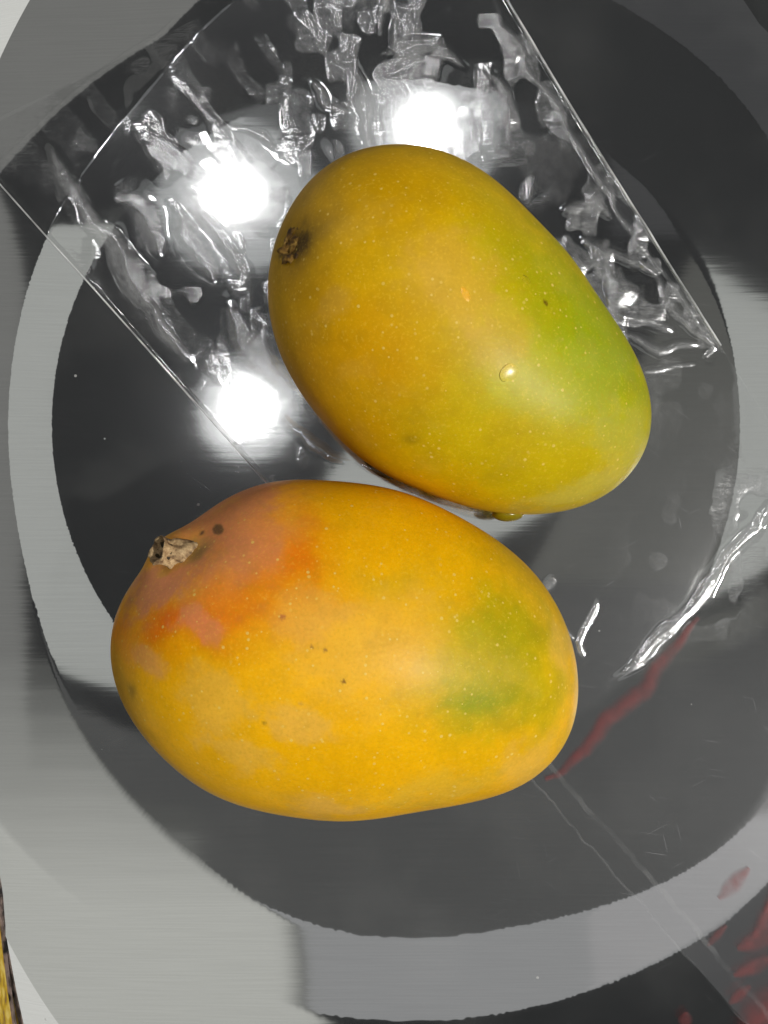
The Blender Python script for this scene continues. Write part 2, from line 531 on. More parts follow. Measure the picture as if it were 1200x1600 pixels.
def skin_material(name, dots):
    m, N, L, out = new_mat(name)
    tc = N('ShaderNodeTexCoord')
    at = N('ShaderNodeAttribute', attribute_name='pigment_and_light')
    p = N('ShaderNodeBsdfPrincipled')
    cur = at.outputs['Color']
    def over(cur, fac, col, mode='MIX'):
        n = N('ShaderNodeMixRGB', blend_type=mode); L(fac, n.inputs[0]); L(cur, n.inputs[1])
        n.inputs[2].default_value = col
        return n.outputs[0]
    # wispy waxy bloom
    mp = N('ShaderNodeMapping'); mp.inputs['Scale'].default_value = (1, 1, 1)
    L(tc.outputs['Object'], mp.inputs[0])
    nz = N('ShaderNodeTexNoise', i_Scale=75.0, i_Detail=9.0, i_Roughness=.62); L(mp.outputs[0], nz.inputs['Vector'])
    cur = over(cur, ramp(N, L, nz.outputs[0], .52, .72, 0, .09), (.72, .50, .16, 1))
    nd = N('ShaderNodeTexNoise', i_Scale=140.0, i_Detail=8.0, i_Roughness=.6); L(tc.outputs['Object'], nd.inputs['Vector'])
    cur = over(cur, ramp(N, L, nd.outputs[0], .50, .70, 0, .16), (.35, .22, .01, 1))
    ng = N('ShaderNodeTexNoise', i_Scale=1500.0, i_Detail=4.0); L(tc.outputs['Object'], ng.inputs['Vector'])
    cur = over(cur, ramp(N, L, ng.outputs[0], .48, .75, 0, .24), (.55, .31, .01, 1))
    cur = over(cur, ramp(N, L, ng.outputs[0], .48, .25, 0, .26), (.93, .62, .06, 1))
    # lenticels: pale raised dots of different sizes
    dotsum = None
    for sc, lo, hi, seed in ((600, .10, .25, 0), (340, .04, .15, 3.1)):
        off = N('ShaderNodeVectorMath', operation='ADD'); L(tc.outputs['Object'], off.inputs[0]); off.inputs[1].default_value = (seed, seed, 0)
        v = N('ShaderNodeTexVoronoi', feature='F1'); v.inputs['Scale'].default_value = sc
        L(off.outputs[0], v.inputs['Vector'])
        s = N('ShaderNodeSeparateColor'); L(v.outputs['Color'], s.inputs[0])
        size = ramp(N, L, s.outputs[0], .1, 1.0, lo * .6, hi)
        dv = N('ShaderNodeMath', operation='DIVIDE'); L(v.outputs['Distance'], dv.inputs[0]); L(size, dv.inputs[1])
        f = ramp(N, L, dv.outputs[0], .5, 1.1, 1, 0)
        st = N('ShaderNodeMath', operation='MULTIPLY'); L(f, st.inputs[0]); L(ramp(N, L, s.outputs[1], .05, .9, .08, .7), st.inputs[1])
        cur = over(cur, st.outputs[0], (.84, .62, .14, 1))
        dotsum = st.outputs[0] if dotsum is None else dotsum
    # rare dark specks
    v = N('ShaderNodeTexVoronoi', feature='F1'); v.inputs['Scale'].default_value = 95
    L(tc.outputs['Object'], v.inputs['Vector'])
    s = N('ShaderNodeSeparateColor'); L(v.outputs['Color'], s.inputs[0])
    size = ramp(N, L, s.outputs[0], .72, 1.0, 0.001, .065)
    dv = N('ShaderNodeMath', operation='DIVIDE'); L(v.outputs['Distance'], dv.inputs[0]); L(size, dv.inputs[1])
    cur = over(cur, ramp(N, L, dv.outputs[0], .3, 1.1, .55, 0), (.09, .05, .02, 1))
    L(cur, p.inputs['Base Color'])
    p.inputs['Roughness'].default_value = .43
    p.inputs['Specular IOR Level'].default_value = .17
    p.inputs['Coat Weight'].default_value = .015
    p.inputs['Coat Roughness'].default_value = .28
    p.inputs['Subsurface Weight'].default_value = .06
    p.inputs['Subsurface Radius'].default_value = (1, .5, .1)
    p.inputs['Subsurface Scale'].default_value = .0015
    b = N('ShaderNodeBump'); b.inputs['Strength'].default_value = .2; b.inputs['Distance'].default_value = .0002
    n2 = N('ShaderNodeTexNoise', i_Scale=900.0, i_Detail=3.0); L(tc.outputs['Object'], n2.inputs['Vector'])
    ad = N('ShaderNodeMath', operation='MULTIPLY_ADD'); L(dotsum, ad.inputs[0]); ad.inputs[1].default_value = .5; L(n2.outputs[0], ad.inputs[2])
    L(ad.outputs[0], b.inputs['Height']); L(b.outputs[0], p.inputs['Normal'])
    L(p.outputs[0], out.inputs['Surface'])
    return m


def build_mango(pts, axis, thick, seed, base, blobs, bumps, label):
    zc = thick / 2 + .0006
    P, f, shp = mango_mesh(pts, axis, thick, zc, seed, [(*W(x, y, z), r, a) for x, y, z, r, a in bumps])
    P[:, 2] += .0006 - P[:, 2].min()
    o = mesh_obj('mango', P, f, skin_material('mango_skin', 1))
    c = np.ones((len(P), 4), np.float32); c[:, :3] = paint(P, base, blobs, seed)
    at = o.data.color_attributes.new('pigment_and_light', 'FLOAT_COLOR', 'POINT')
    at.data.foreach_set('color', c.ravel())
    tag(o, label, 'mango', 'two ripe mangoes lying on the tray')
    return o, P


OUT1 = [(440, 360), (455, 320), (490, 280), (540, 248), (600, 233), (650, 232), (700, 245), (760, 278), (820, 328), (880, 395),
        (930, 462), (970, 525), (1000, 580), (1017, 630), (1016, 680), (992, 730), (950, 772), (900, 797), (850, 806), (790, 806),
        (720, 792), (650, 766), (590, 737), (540, 700), (490, 645), (455, 590), (430, 530), (420, 480), (422, 430), (430, 390)]
OUT2 = [(285, 830), (320, 797), (370, 767), (420, 751), (500, 748), (580, 755), (650, 775), (720, 805), (790, 850), (840, 900),
        (880, 960), (900, 1030), (901, 1090), (885, 1150), (850, 1205), (800, 1232), (720, 1250), (640, 1266), (560, 1275),
        (480, 1275), (400, 1262), (330, 1235), (270, 1195), (220, 1140), (188, 1080), (175, 1020), (180, 970), (198, 925), (235, 878)]

# x, y, rx, ry, rotation, colour, strength, hardness, warp
BL1 = [
    (880, 580, 230, 330, -35, (168, 172, 4), .85, 1, 40),
    (780, 720, 210, 80, 25, (190, 176, 4), .6, 1, 40),
    (830, 400, 60, 190, -35, (165, 160, 10), .6, 1, 30),
    (940, 560, 70, 150, -25, (132, 160, 8), .75, 1, 30),
    (640, 640, 70, 60, 0, (168, 150, 14), .4, 1, 30),
    (600, 300, 190, 90, 0, (205, 150, 0), .55, 1, 40),
    (560, 560, 130, 150, 40, (220, 152, 0), .6, 1, 40),
    (790, 700, 170, 80, 25, (196, 164, 10), .6, 1, 40),
    (480, 440, 45, 140, 0, (170, 122, 22), .5, 1, 30),
    (705, 430, 62, 78, -20, (224, 172, 62), .55, 2, 34),  # pale bloom with the soft lamp highlight painted in
    (770, 520, 60, 44, 30, (222, 180, 62), .42, 2, 34),
    (845, 590, 62, 50, 10, (190, 184, 58), .48, 2, 34),
    (520, 470, 36, 22, -40, (205, 160, 70), .35, 2, 24),
    (555, 585, 26, 18, -30, (205, 160, 60), .25, 2, 24),
    (960, 690, 46, 46, 0, (190, 180, 80), .40, 2, 40),
    (930, 590, 36, 60, 0, (180, 178, 70), .30, 2, 40),
    (890, 770, 90, 16, -15, (200, 190, 90), .35, 2, 30),
    (459, 379, 34, 40, 0, (104, 82, 30), .5, 1, 10),
    (505, 352, 44, 18, -40, (120, 96, 36), .4, 1, 10),
    (460, 384, 19, 26, 30, (52, 32, 14), .85, 2, 8),
    (852, 473, 2.6, 4.6, -40, (90, 60, 10), .8, 4, 1),
    (645, 685, 16, 9, 20, (120, 100, 16), .5, 1, 10),
]
BL2 = [
    (775, 1040, 135, 140, 0, (176, 166, 6), .72, 1, 50),
    (750, 1105, 66, 44, -10, (132, 148, 8), .8, 1, 34),
    (780, 985, 70, 55, 30, (150, 152, 10), .62, 1, 40),
    (860, 1060, 50, 80, 0, (170, 164, 12), .5, 1, 30),
    (600, 905, 60, 26, 10, (205, 172, 8), .5, 1, 24),
    (790, 870, 90, 26, 40, (180, 152, 10), .6, 1, 24),
    (390, 910, 165, 100, -25, (240, 136, 2), .7, 1, 40),
    (280, 972, 105, 42, -14, (232, 96, 0), .85, 1, 24),
    (400, 870, 70, 100, 20, (234, 118, 10), .5, 1, 30),
    (470, 870, 40, 50, 0, (234, 98, 2), .6, 1, 20),
    (345, 832, 104, 70, -32, (234, 140, 98), .78, 1.5, 44),
    (400, 775, 46, 32, -10, (224, 140, 96), .7, 2.2, 28),
    (254, 908, 72, 30, -38, (220, 136, 104), .8, 2, 26),
    (312, 972, 34, 26, 0, (234, 142, 92), .75, 2.2, 26),
    (395, 845, 46, 60, 0, (226, 140, 84), .55, 2, 30),
    (228, 1030, 32, 15, 40, (226, 158, 92), .65, 2.2, 14),
    (480, 965, 70, 34, 0, (238, 166, 70), .45, 2, 26),
    (335, 1090, 70, 34, 25, (228, 182, 78), .45, 2.2, 34),
    (470, 1135, 50, 24, 10, (228, 180, 88), .48, 2.2, 26),
    (370, 1180, 70, 24, 25, (228, 182, 84), .45, 2.2, 32),
    (520, 1262, 60, 12, 0, (224, 176, 90), .45, 2, 20),
    (575, 1000, 115, 74, -20, (242, 190, 84), .26, 2, 30),  # pale bloom and broad lamp highlight, painted together
    (830, 1190, 50, 26, -50, (228, 178, 70), .55, 2, 30),
    (880, 1010, 16, 40, -20, (226, 178, 80), .4, 2, 16),
    (690, 1230, 90, 20, -10, (212, 180, 60), .35, 2, 30),
    (190, 1070, 22, 60, -20, (196, 150, 40), .5, 1, 20),
    (205, 1078, 6, 16, -10, (120, 96, 30), .6, 1, 6),
    (282, 866, 40, 17, -25, (204, 156, 66), .7, 2, 12),
    (306, 866, 22, 10, -40, (96, 78, 56), .7, 1, 10),  # shade on the stem's neck, painted into the skin
    (280, 858, 13, 9, -20, (228, 168, 44), .8, 2, 4),
    (256, 894, 14, 6, -30, (214, 160, 60), .7, 2, 4),
    (341, 827, 9, 6.5, -25, (96, 72, 44), .85, 4, 3),
    (315, 833, 5, 2.8, -50, (92, 62, 40), .9, 2, 1),
    (265, 884, 22, 8, -30, (120, 70, 50), .5, 1, 8),
    (442, 964, 5, 4, 0, (180, 96, 60), .7, 4, 1),
    (487, 1011, 3, 3, 0, (140, 90, 50), .6, 4, 1),
    (508, 1016, 3.2, 3.2, 0, (120, 76, 50), .7, 4, 1),
    (537, 1065, 3.4, 3.4, 0, (94, 46, 20), .85, 4, 1),
    (470, 1100, 4, 3, 0, (180, 130, 60), .6, 2, 1),
    (413, 1130, 4, 2.5, 20, (120, 100, 20), .7, 2, 1),
]
mango_a, PA = build_mango(OUT1, (.80, -.60), .060, 3.0, (224, 172, 0), BL1,
                          [(458, 380, .046, .0075, -.0014)], 'yellow and green mango with a dark scar at its stem end, the upper one')
mango_b, PB = build_mango(OUT2, (.95, -.31), .064, 9.0, (242, 178, 0), BL2,
                          [(268, 864, .042, .0065, .0030), (300, 852, .050, .011, -.0016)], 'orange blushed mango with a hollow woody stem stub and a pink shoulder')


def nearest_top(P, px, py):
    x, y = to_plan(P)
    d = np.hypot(x - px, y - py) - P[:, 2] * 200
    c = P[d.argmin()]
    return Vector(c)


def bark_material(name, c0, c1, c2):
    m, N, L, out = new_mat(name)
    tc = N('ShaderNodeTexCoord')
    p = N('ShaderNodeBsdfPrincipled'); p.inputs['Roughness'].default_value = .75
    n = N('ShaderNodeTexNoise', i_Scale=520.0, i_Detail=6.0, i_Roughness=.7); L(tc.outputs['Object'], n.inputs['Vector'])
    cr = N('ShaderNodeValToRGB')
    cr.color_ramp.elements[0].position = .36; cr.color_ramp.elements[0].color = c0
    cr.color_ramp.elements[1].position = .66; cr.color_ramp.elements[1].color = c2
    e = cr.color_ramp.elements.new(.50); e.color = c1
    L(n.outputs[0], cr.inputs[0]); L(cr.outputs[0], p.inputs['Base Color'])
    b = N('ShaderNodeBump'); b.inputs['Strength'].default_value = .8; b.inputs['Distance'].default_value = .0006
    L(n.outputs[0], b.inputs['Height']); L(b.outputs[0], p.inputs['Normal'])
    L(p.outputs[0], out.inputs['Surface'])
    return m


def stub(name, base, direction, rings, mat, parent, seed, na=40, rough=.12):
    d = Vector(direction).normalized()
    q = d.to_track_quat('Z', 'Y')
    V, F = [], []
    for k, (r, h) in enumerate(rings):
        for i in range(na):
            a = 2 * math.pi * i / na
            n1 = float(vnoise(math.cos(a) * 1.7 + seed, math.sin(a) * 1.7, k * .45))
            n2 = float(vnoise(math.cos(a) * 3.5 + seed, math.sin(a) * 3.5 + 5, k * .9))
            rr = r * (1 + rough * n1 + rough * .6 * n2)
            hh = h + (.0006 * n2 if k > 1 else 0)
            V.append(base + q @ Vector((rr * math.cos(a), rr * math.sin(a), hh)))
    for k in range(len(rings) - 1):
        for i in range(na):
            F.append((k * na + i, k * na + (i + 1) % na, (k + 1) * na + (i + 1) % na, (k + 1) * na + i))
    F.append(tuple((len(rings) - 1) * na + i for i in range(na)))
    return mesh_obj(name, V, F, mat, parent)


wood = bark_material('stem_bark', lin(92, 68, 44), lin(164, 134, 94), lin(212, 184, 138))
hollow = bark_material('stem_hollow', lin(24, 18, 8), lin(52, 40, 14), lin(96, 78, 30))
b0 = nearest_top(PB, 271, 868)
dirv = (-.76, .28, .58)
dn = Vector(dirv).normalized()
st = stub('stem', b0 - dn * .0010, dirv,
          [(.0044, -.003), (.0037, 0), (.0031, .0011), (.0028, .0020), (.0027, .0031), (.0028, .0041), (.0031, .0049), (.0030, .0054), (.0025, .0051), (.0021, .0038)],
          wood, mango_b, 2.0, rough=.30)
stub('stem_hollow', b0 + dn * .0018, dirv, [(.0023, 0), (.0023, .0007), (.0019, .0012), (.0009, .0008)], hollow, st, 5.0)

a0 = nearest_top(PA, 461, 381)
scar = bark_material('stem_scar', lin(46, 28, 8), lin(112, 78, 14), lin(172, 136, 62))
da = (-.62, .30, .72)
stub('stem_scar', a0 - Vector(da).normalized() * .0012, da,
     [(.0052, 0), (.0049, .0008), (.0042, .0015), (.0034, .0018), (.0024, .0010), (.0010, .0015)], scar, mango_a, 3.0, rough=.30)

# ---------------------------------------------------------------- clear plastic bag
def film_material():
    m, N, L, out = new_mat('clear_film')
    tr = N('ShaderNodeBsdfTransparent'); tr.inputs[0].default_value = (.985, .985, .985, 1)
    gl = N('ShaderNodeBsdfAnisotropic', distribution='GGX'); gl.inputs['Color'].default_value = (1, 1, 1, 1)
    gl.inputs['Roughness'].default_value = .045
    g2 = N('ShaderNodeBsdfAnisotropic', distribution='GGX'); g2.inputs['Color'].default_value = (1, 1, 1, 1)
    g2.inputs['Roughness'].default_value = .21
    at = N('ShaderNodeAttribute', attribute_name='crumple')
    gf = N('ShaderNodeMath', operation='MULTIPLY'); L(at.outputs['Fac'], gf.inputs[0]); gf.inputs[1].default_value = .6
    tcf = N('ShaderNodeTexCoord'); mpf = N('ShaderNodeMapping')
    mpf.inputs['Rotation'].default_value = (0, 0, math.radians(53)); mpf.inputs['Scale'].default_value = (260, 900, 1)
    L(tcf.outputs['Object'], mpf.inputs['Vector'])
    nzf = N('ShaderNodeTexNoise', i_Scale=1.0, i_Detail=4.0, i_Roughness=.6); L(mpf.outputs[0], nzf.inputs['Vector'])
    bf = N('ShaderNodeBump'); bf.inputs['Distance'].default_value = .00021
    L(at.outputs['Fac'], bf.inputs['Strength']); L(nzf.outputs[0], bf.inputs['Height'])
    L(bf.outputs[0], gl.inputs['Normal']); L(bf.outputs[0], g2.inputs['Normal'])
    gm = N('ShaderNodeMixShader'); L(gf.outputs[0], gm.inputs[0]); L(gl.outputs[0], gm.inputs[1]); L(g2.outputs[0], gm.inputs[2])
    fr = N('ShaderNodeLayerWeight'); fr.inputs['Blend'].default_value = .5
    mr = N('ShaderNodeMath', operation='POWER'); L(fr.outputs['Facing'], mr.inputs[0]); mr.inputs[1].default_value = 4
    ma = N('ShaderNodeMath', operation='MULTIPLY_ADD', use_clamp=True); L(mr.outputs[0], ma.inputs[0]); ma.inputs[1].default_value = .8; ma.inputs[2].default_value = .10
    mb = N('ShaderNodeMath', operation='MULTIPLY_ADD', use_clamp=True); L(at.outputs['Fac'], mb.inputs[0]); mb.inputs[1].default_value = .11; L(ma.outputs[0], mb.inputs[2])
    mx = N('ShaderNodeMixShader'); L(mb.outputs[0], mx.inputs[0]); L(tr.outputs[0], mx.inputs[1]); L(gm.outputs[0], mx.inputs[2])
    # pale diffuse haze painted on the crumples, standing in for lamp glare
    tc = N('ShaderNodeTexCoord')
    nz = N('ShaderNodeTexNoise', i_Scale=600.0, i_Detail=6.0, i_Roughness=.65); L(tc.outputs['Object'], nz.inputs['Vector'])
    hz = N('ShaderNodeMath', operation='MULTIPLY'); L(at.outputs['Fac'], hz.inputs[0]); L(ramp(N, L, nz.outputs[0], .3, .7, .03, .15), hz.inputs[1])
    df = N('ShaderNodeBsdfDiffuse'); df.inputs[0].default_value = (.85, .85, .87, 1)
    m2 = N('ShaderNodeMixShader'); L(hz.outputs[0], m2.inputs[0]); L(mx.outputs[0], m2.inputs[1]); L(df.outputs[0], m2.inputs[2])
    L(m2.outputs[0], out.inputs['Surface'])
    return m


EL0, EL1 = np.array((-60., 219.)), np.array((1340., 1792.))      # left edge of the bag
ER0, ER1 = np.array((690., -151.)), np.array((1420., 1010.))      # right edge

RIDGES = [  # polyline, half width, height, waviness
    ([(80, 235), (120, 300), (160, 370), (225, 470), (300, 565)], 17, 2.0, .35),
    ([(165, 355), (215, 440), (285, 535)], 12, 1.3, .4),
    ([(135, 320), (190, 400), (235, 455)], 20, 2.0, .6),
    ([(270, 335), (310, 395), (350, 440)], 18, 1.9, .4),
    ([(300, 300), (345, 370), (385, 430)], 15, 1.5, .5),
    ([(190, 290), (235, 350), (250, 400)], 26, 2.0, .6),
    ([(360, 470), (390, 540), (450, 620)], 30, 1.8, .6),
    ([(770, 5), (800, 60), (835, 120), (870, 175), (930, 270), (985, 350), (1040, 430), (1085, 490), (1115, 540)], 6, 1.1, .6),
    ([(780, 30), (810, 100)], 11, 1.6, .8),
    ([(880, 330), (930, 315), (960, 340)], 13, 2.6, .7),
    ([(900, 370), (960, 395), (1000, 410), (1010, 430)], 12, 2.6, .6),
    ([(960, 490), (1010, 500), (1055, 517)], 10, 2.2, .4),
    ([(975, 520), (1030, 545), (1090, 540)], 9, 1.9, .7),
    ([(1000, 585), (1040, 574), (1085, 572)], 5, .9, .4),
    ([(1000, 405), (1050, 475), (1115, 545)], 9, 2.0, .6),
    ([(1115, 540), (1095, 560)], 6, 1.1, .4),
    ([(1205, 775), (1150, 860), (1090, 930), (1040, 985), (990, 1040), (952, 1072)], 14, 2.6, .7),
    ([(1205, 795), (1100, 935), (1000, 1045), (958, 1068)], 5, 1.1, .5),
    ([(932, 930), (925, 970), (908, 1005), (914, 1030)], 6, 1.0, .7),
    ([(885, 975), (900, 1000)], 7, 1.0, .7),
    ([(845, 920), (870, 900)], 8, 1.0, .6),
    ([(215, 665), (270, 705), (335, 735)], 13, 1.8, .7),
    ([(200, 755), (240, 785), (262, 775)], 10, 1.6, .8),
    ([(260, 720), (300, 735), (337, 740)], 6, .9, .5),
    ([(440, 650), (490, 692), (540, 720)], 10, 1.4, .6),
    ([(560, 725), (640, 765), (700, 785), (760, 808)], 9, 1.0, .8),
    ([(560, 100), (570, 180), (580, 235)], 10, 1.6, .8),
    ([(600, 90), (640, 70), (690, 75), (730, 110)], 9, 1.3, .9),
    ([(760, 110), (790, 150), (800, 200)], 11, 1.6, .8),
    ([(490, 130), (520, 165), (545, 175)], 8, 1.1, .6),
    ([(600, 0), (590, 60)], 9, 1.3, .9),
    ([(350, 190), (410, 215), (440, 240)], 8, 1.1, .7),
    ([(820, 20), (838, 55), (845, 70)], 6, 1.2, .6),
]


def ridge_dist(px, py, poly):
    best = np.full(px.shape, 1e9); along = np.zeros(px.shape); s0 = 0
    tot = sum(math.dist(a, b) for a, b in zip(poly, poly[1:]))
    for a, b in zip(poly, poly[1:]):
        ax, ay = a; bx, by = b
        l = math.dist(a, b)
        t = np.clip(((px - ax) * (bx - ax) + (py - ay) * (by - ay)) / l ** 2, 0, 1)
        d = np.hypot(px - ax - t * (bx - ax), py - ay - t * (by - ay))
        k = d < best
        best = np.where(k, d, best); along = np.where(k, (s0 + t * l) / tot, along)
        s0 += l
    return best, along, tot


def film_height(px, py, full=False):
    z = drape_z(px, py)
    lift = np.full(px.shape, .00020)
    wx = 12 * fbm(px / 55, py / 55, None, 2); wy = 12 * fbm(px / 55 + 50, py / 55, None, 2)
    X, Y = px + wx, py + wy
    # zone weights: heavily crumpled near the upper bulbs and beside the fruit
    zone = np.zeros(px.shape)
    for (x, y, r, s) in [(680, 130, 230, 1), (330, 300, 200, .8), (965, 440, 140, 1.9), (370, 600, 150, .35), (500, 60, 150, .6), (1120, 890, 90, .8), (1190, 800, 60, 1.2), (850, 60, 130, .7)]:
        zone = np.maximum(zone, s * np.exp(-((px - x) ** 2 + (py - y) ** 2) / r ** 2))
    big = fbm(X / 80 + 3, Y / 80, None, 2)
    lift += zone * K * 1.6 * np.maximum(big, 0) + K * .4 * big * (.10 + zone)
    # blisters where the film has let go of the steel: round at the top, drawn out along the bag at the left
    wx2 = 13 * fbm(px / 30, py / 30, None, 2); wy2 = 13 * fbm(px / 30 + 50, py / 30, None, 2)
    left = 1 / (1 + np.exp((px - 440 + .25 * (py - 200)) / 25))
    u, v = .6 * px + .8 * py, .8 * px - .6 * py
    c2 = vnoise((px + wx2) / 42 - 9, (py + wy2) / 58 + 14)
    cs = vnoise((u + wx2) / 110 + 4, (v + wy2 * .6) / 26 + 7)
    n1 = np.maximum(c2 * (1 - left) + cs * left - .12, 0)
    cl = vnoise((px + wx2 * .7) / 25 + 9, (py + wy2 * .7) / 38 + 4)
    n2 = np.maximum(cl * (1 - .5 * left) - .30, 0)
    rag = 1 + .5 * fbm(px / 9, py / 9, None, 2)
    lift += zone * K * (2.4 * n1 + 1.5 * n2)
    crumple = np.clip(np.minimum(zone, 1) * rag * (np.clip(n1 / .2, 0, 1) * .6 + np.clip(n2 / .06, 0, 1) * .8), 0, 1)
    for poly, w, h, wav in RIDGES:
        bx0, by0 = min(p[0] for p in poly) - 60, min(p[1] for p in poly) - 60
        bx1, by1 = max(p[0] for p in poly) + 60, max(p[1] for p in poly) + 60
        msk = (X > bx0) & (X < bx1) & (Y > by0) & (Y < by1)
        if not msk.any(): continue
        d, t, tot = ridge_dist(X[msk], Y[msk], poly)
        wob = 1 + wav * vnoise(X[msk] / 34 + w, Y[msk] / 34)
        ww = w * (.75 + .45 * np.sin(math.pi * np.clip(t, 0.02, .98)))
        prof = np.exp(-(d / ww * 1.55) ** 2) * np.clip(np.minimum(t, 1 - t) * 7 + .15, 0, 1)
        lift[msk] += prof * K * h * np.maximum(wob, .1)
        crumple[msk] = np.clip(crumple[msk] + .75 * np.clip(prof * np.maximum(wob, 0) * 1.8 - .35, 0, 1), 0, 1)
    # straight hem creases running beside both edges
    return (z + np.maximum(lift, .00008), crumple) if full else z + np.maximum(lift, .00008)


def build_bag():
    ns, nt = 1050, 620
    s = np.linspace(0, 1, ns)[:, None]; t = np.linspace(0, 1, nt)[None]
    lx = EL0[0] + (EL1[0] - EL0[0]) * s; ly = EL0[1] + (EL1[1] - EL0[1]) * s
    rx = ER0[0] + (ER1[0] - ER0[0]) * s; ry = ER0[1] + (ER1[1] - ER0[1]) * s
    px = lx + (rx - lx) * t; py = ly + (ry - ly) * t
    keep = None
    z, crumple = film_height(px, py, True)
    ed = np.minimum(t, 1 - t) * np.hypot(rx - lx, ry - ly)
    z = z + K * 1.5 * np.exp(-(ed / 4.0) ** 2) / (1 + np.exp((s - .40) / .02))
    P = np.stack([(px - 600) * K, (800 - py) * K, z], -1).reshape(-1, 3)
    i, j = np.meshgrid(np.arange(ns - 1), np.arange(nt - 1), indexing='ij')
    f = np.stack([i * nt + j, (i + 1) * nt + j, (i + 1) * nt + j + 1, i * nt + j + 1], -1).reshape(-1, 4)
    o = mesh_obj('plastic_bag', P, f, film_material())
    at = o.data.attributes.new('crumple', 'FLOAT', 'POINT'); at.data.foreach_set('value', crumple.ravel().astype(np.float32))
    tag(o, 'crumpled clear plastic bag lying flat on the steel under both mangoes', 'bag')
    return o


bag = build_bag()

m_seam, N, L, out = new_mat('seam_plastic')
p = N('ShaderNodeBsdfPrincipled'); p.inputs['Base Color'].default_value = (.75, .76, .76, 1); p.inputs['Roughness'].default_value = .2
tr = N('ShaderNodeBsdfTransparent'); mx = N('ShaderNodeMixShader')
nz = N('ShaderNodeTexNoise', i_Scale=120.0, i_Detail=4.0)
tcs = N('ShaderNodeTexCoord'); L(tcs.outputs['Object'], nz.inputs['Vector'])
L(ramp(N, L, nz.outputs[0], .35, .65, .35, .95), mx.inputs[0])
L(tr.outputs[0], mx.inputs[1]); L(p.outputs[0], mx.inputs[2]); L(mx.outputs[0], out.inputs['Surface'])


def strip(name, pts, half, mat, parent, lift=.0003, hump=.00018, step=4, wob=0):
    """a low rounded bead that follows the film"""
    P = []
    for a, b in zip(pts, pts[1:]):
        n = max(2, int(math.dist(a, b) / step))
        for k in range(n):
            P.append((a[0] + (b[0] - a[0]) * k / n, a[1] + (b[1] - a[1]) * k / n))
    P.append(pts[-1])
    P = np.array(P, float)
    T = np.gradient(P, axis=0); T /= np.linalg.norm(T, axis=1, keepdims=True)
    Nn = np.stack([-T[:, 1], T[:, 0]], 1)
    if wob:
        P = P + Nn * (wob * fbm(P[:, 0] / 30, P[:, 1] / 30, None, 3))[:, None]
    prof = [(-1, 0), (-.7, .5), (-.4, .85), (0, 1), (.4, .85), (.7, .5), (1, 0)]
    hw = np.full(len(P), float(half)) if not callable(half) else np.array([half(k / (len(P) - 1)) for k in range(len(P))])
    V = []
    for (o, h) in prof:
        q = P + Nn * (o * hw)[:, None]
        z = film_height(q[:, 0], q[:, 1])
        z = np.maximum(np.convolve(np.pad(z, 6, mode='edge'), np.ones(13) / 13, 'valid'), z) + lift + hump * h
        V.append(np.stack([(q[:, 0] - 600) * K, (800 - q[:, 1]) * K, z], 1))
    V = np.stack(V, 1).reshape(-1, 3)
    np_ = len(prof)
    i, j = np.meshgrid(np.arange(len(P) - 1), np.arange(np_ - 1), indexing='ij')
    f = np.stack([i * np_ + j, (i + 1) * np_ + j, (i + 1) * np_ + j + 1, i * np_ + j + 1], -1).reshape(-1, 4)
    o = mesh_obj(name, V, f, mat, parent)
    at = o.data.attributes.new('ink', 'FLOAT', 'POINT'); at.data.foreach_set('value', np.tile([0, .35, .8, 1, .8, .35, 0], len(P)).astype(np.float32))
    return o


m_seam_thin = m_seam.copy(); m_seam_thin.name = 'seam_plastic_thin'
nmr = [n for n in m_seam_thin.node_tree.nodes if n.type == 'MAP_RANGE'][0]
[n for n in m_seam_thin.node_tree.nodes if n.type == 'BSDF_PRINCIPLED'][0].inputs['Roughness'].default_value = .6
nmr.inputs['To Min'].default_value = .01; nmr.inputs['To Max'].default_value = .065
[n for n in m_seam_thin.node_tree.nodes if n.type == 'BSDF_PRINCIPLED'][0].inputs['Specular IOR Level'].default_value = 0
on = lambda a, b, t: tuple(a + (b - a) * t)
strip('seam', [on(EL0, EL1, 0), on(EL0, EL1, .377)], 1.2, m_seam, bag)
strip('seam', [on(EL0, EL1, .377), on(EL0, EL1, 1)], 1.8, m_seam_thin, bag, wob=5)
strip('seam', [on(EL0, EL1, .62) + np.array((30, -18)), on(EL0, EL1, .74) + np.array((34, -20)), on(EL0, EL1, 1) + np.array((24, -14))], 4, m_seam_thin, bag, wob=6)
strip('seam', [on(ER0, ER1, 0), on(ER0, ER1, .596)], 1.5, m_seam, bag)
strip('seam', [on(ER0, ER1, .596), on(ER0, ER1, 1)], 1.5, m_seam_thin, bag)

# red printing on the bag
m_red, N, L, out = new_mat('red_print')
p = N('ShaderNodeBsdfPrincipled'); p.inputs['Base Color'].default_value = lin(130, 34, 32); p.inputs['Roughness'].default_value = .35
tr = N('ShaderNodeBsdfTransparent'); mx = N('ShaderNodeMixShader')
nz = N('ShaderNodeTexNoise', i_Scale=260.0, i_Detail=5.0); tcs = N('ShaderNodeTexCoord'); L(tcs.outputs['Object'], nz.inputs['Vector'])
ate = N('ShaderNodeAttribute', attribute_name='ink')
mu = N('ShaderNodeMath', operation='MULTIPLY'); L(ate.outputs['Fac'], mu.inputs[0]); L(ramp(N, L, nz.outputs[0], .3, .7, .22, .52), mu.inputs[1])
L(mu.outputs[0], mx.inputs[0])
L(tr.outputs[0], mx.inputs[1]); L(p.outputs[0], mx.inputs[2]); L(mx.outputs[0], out.inputs['Surface'])
sq = lambda hw: (lambda t: hw * (.15 + .85 * math.sin(math.pi * min(max(t, .03), .97)) ** .7))
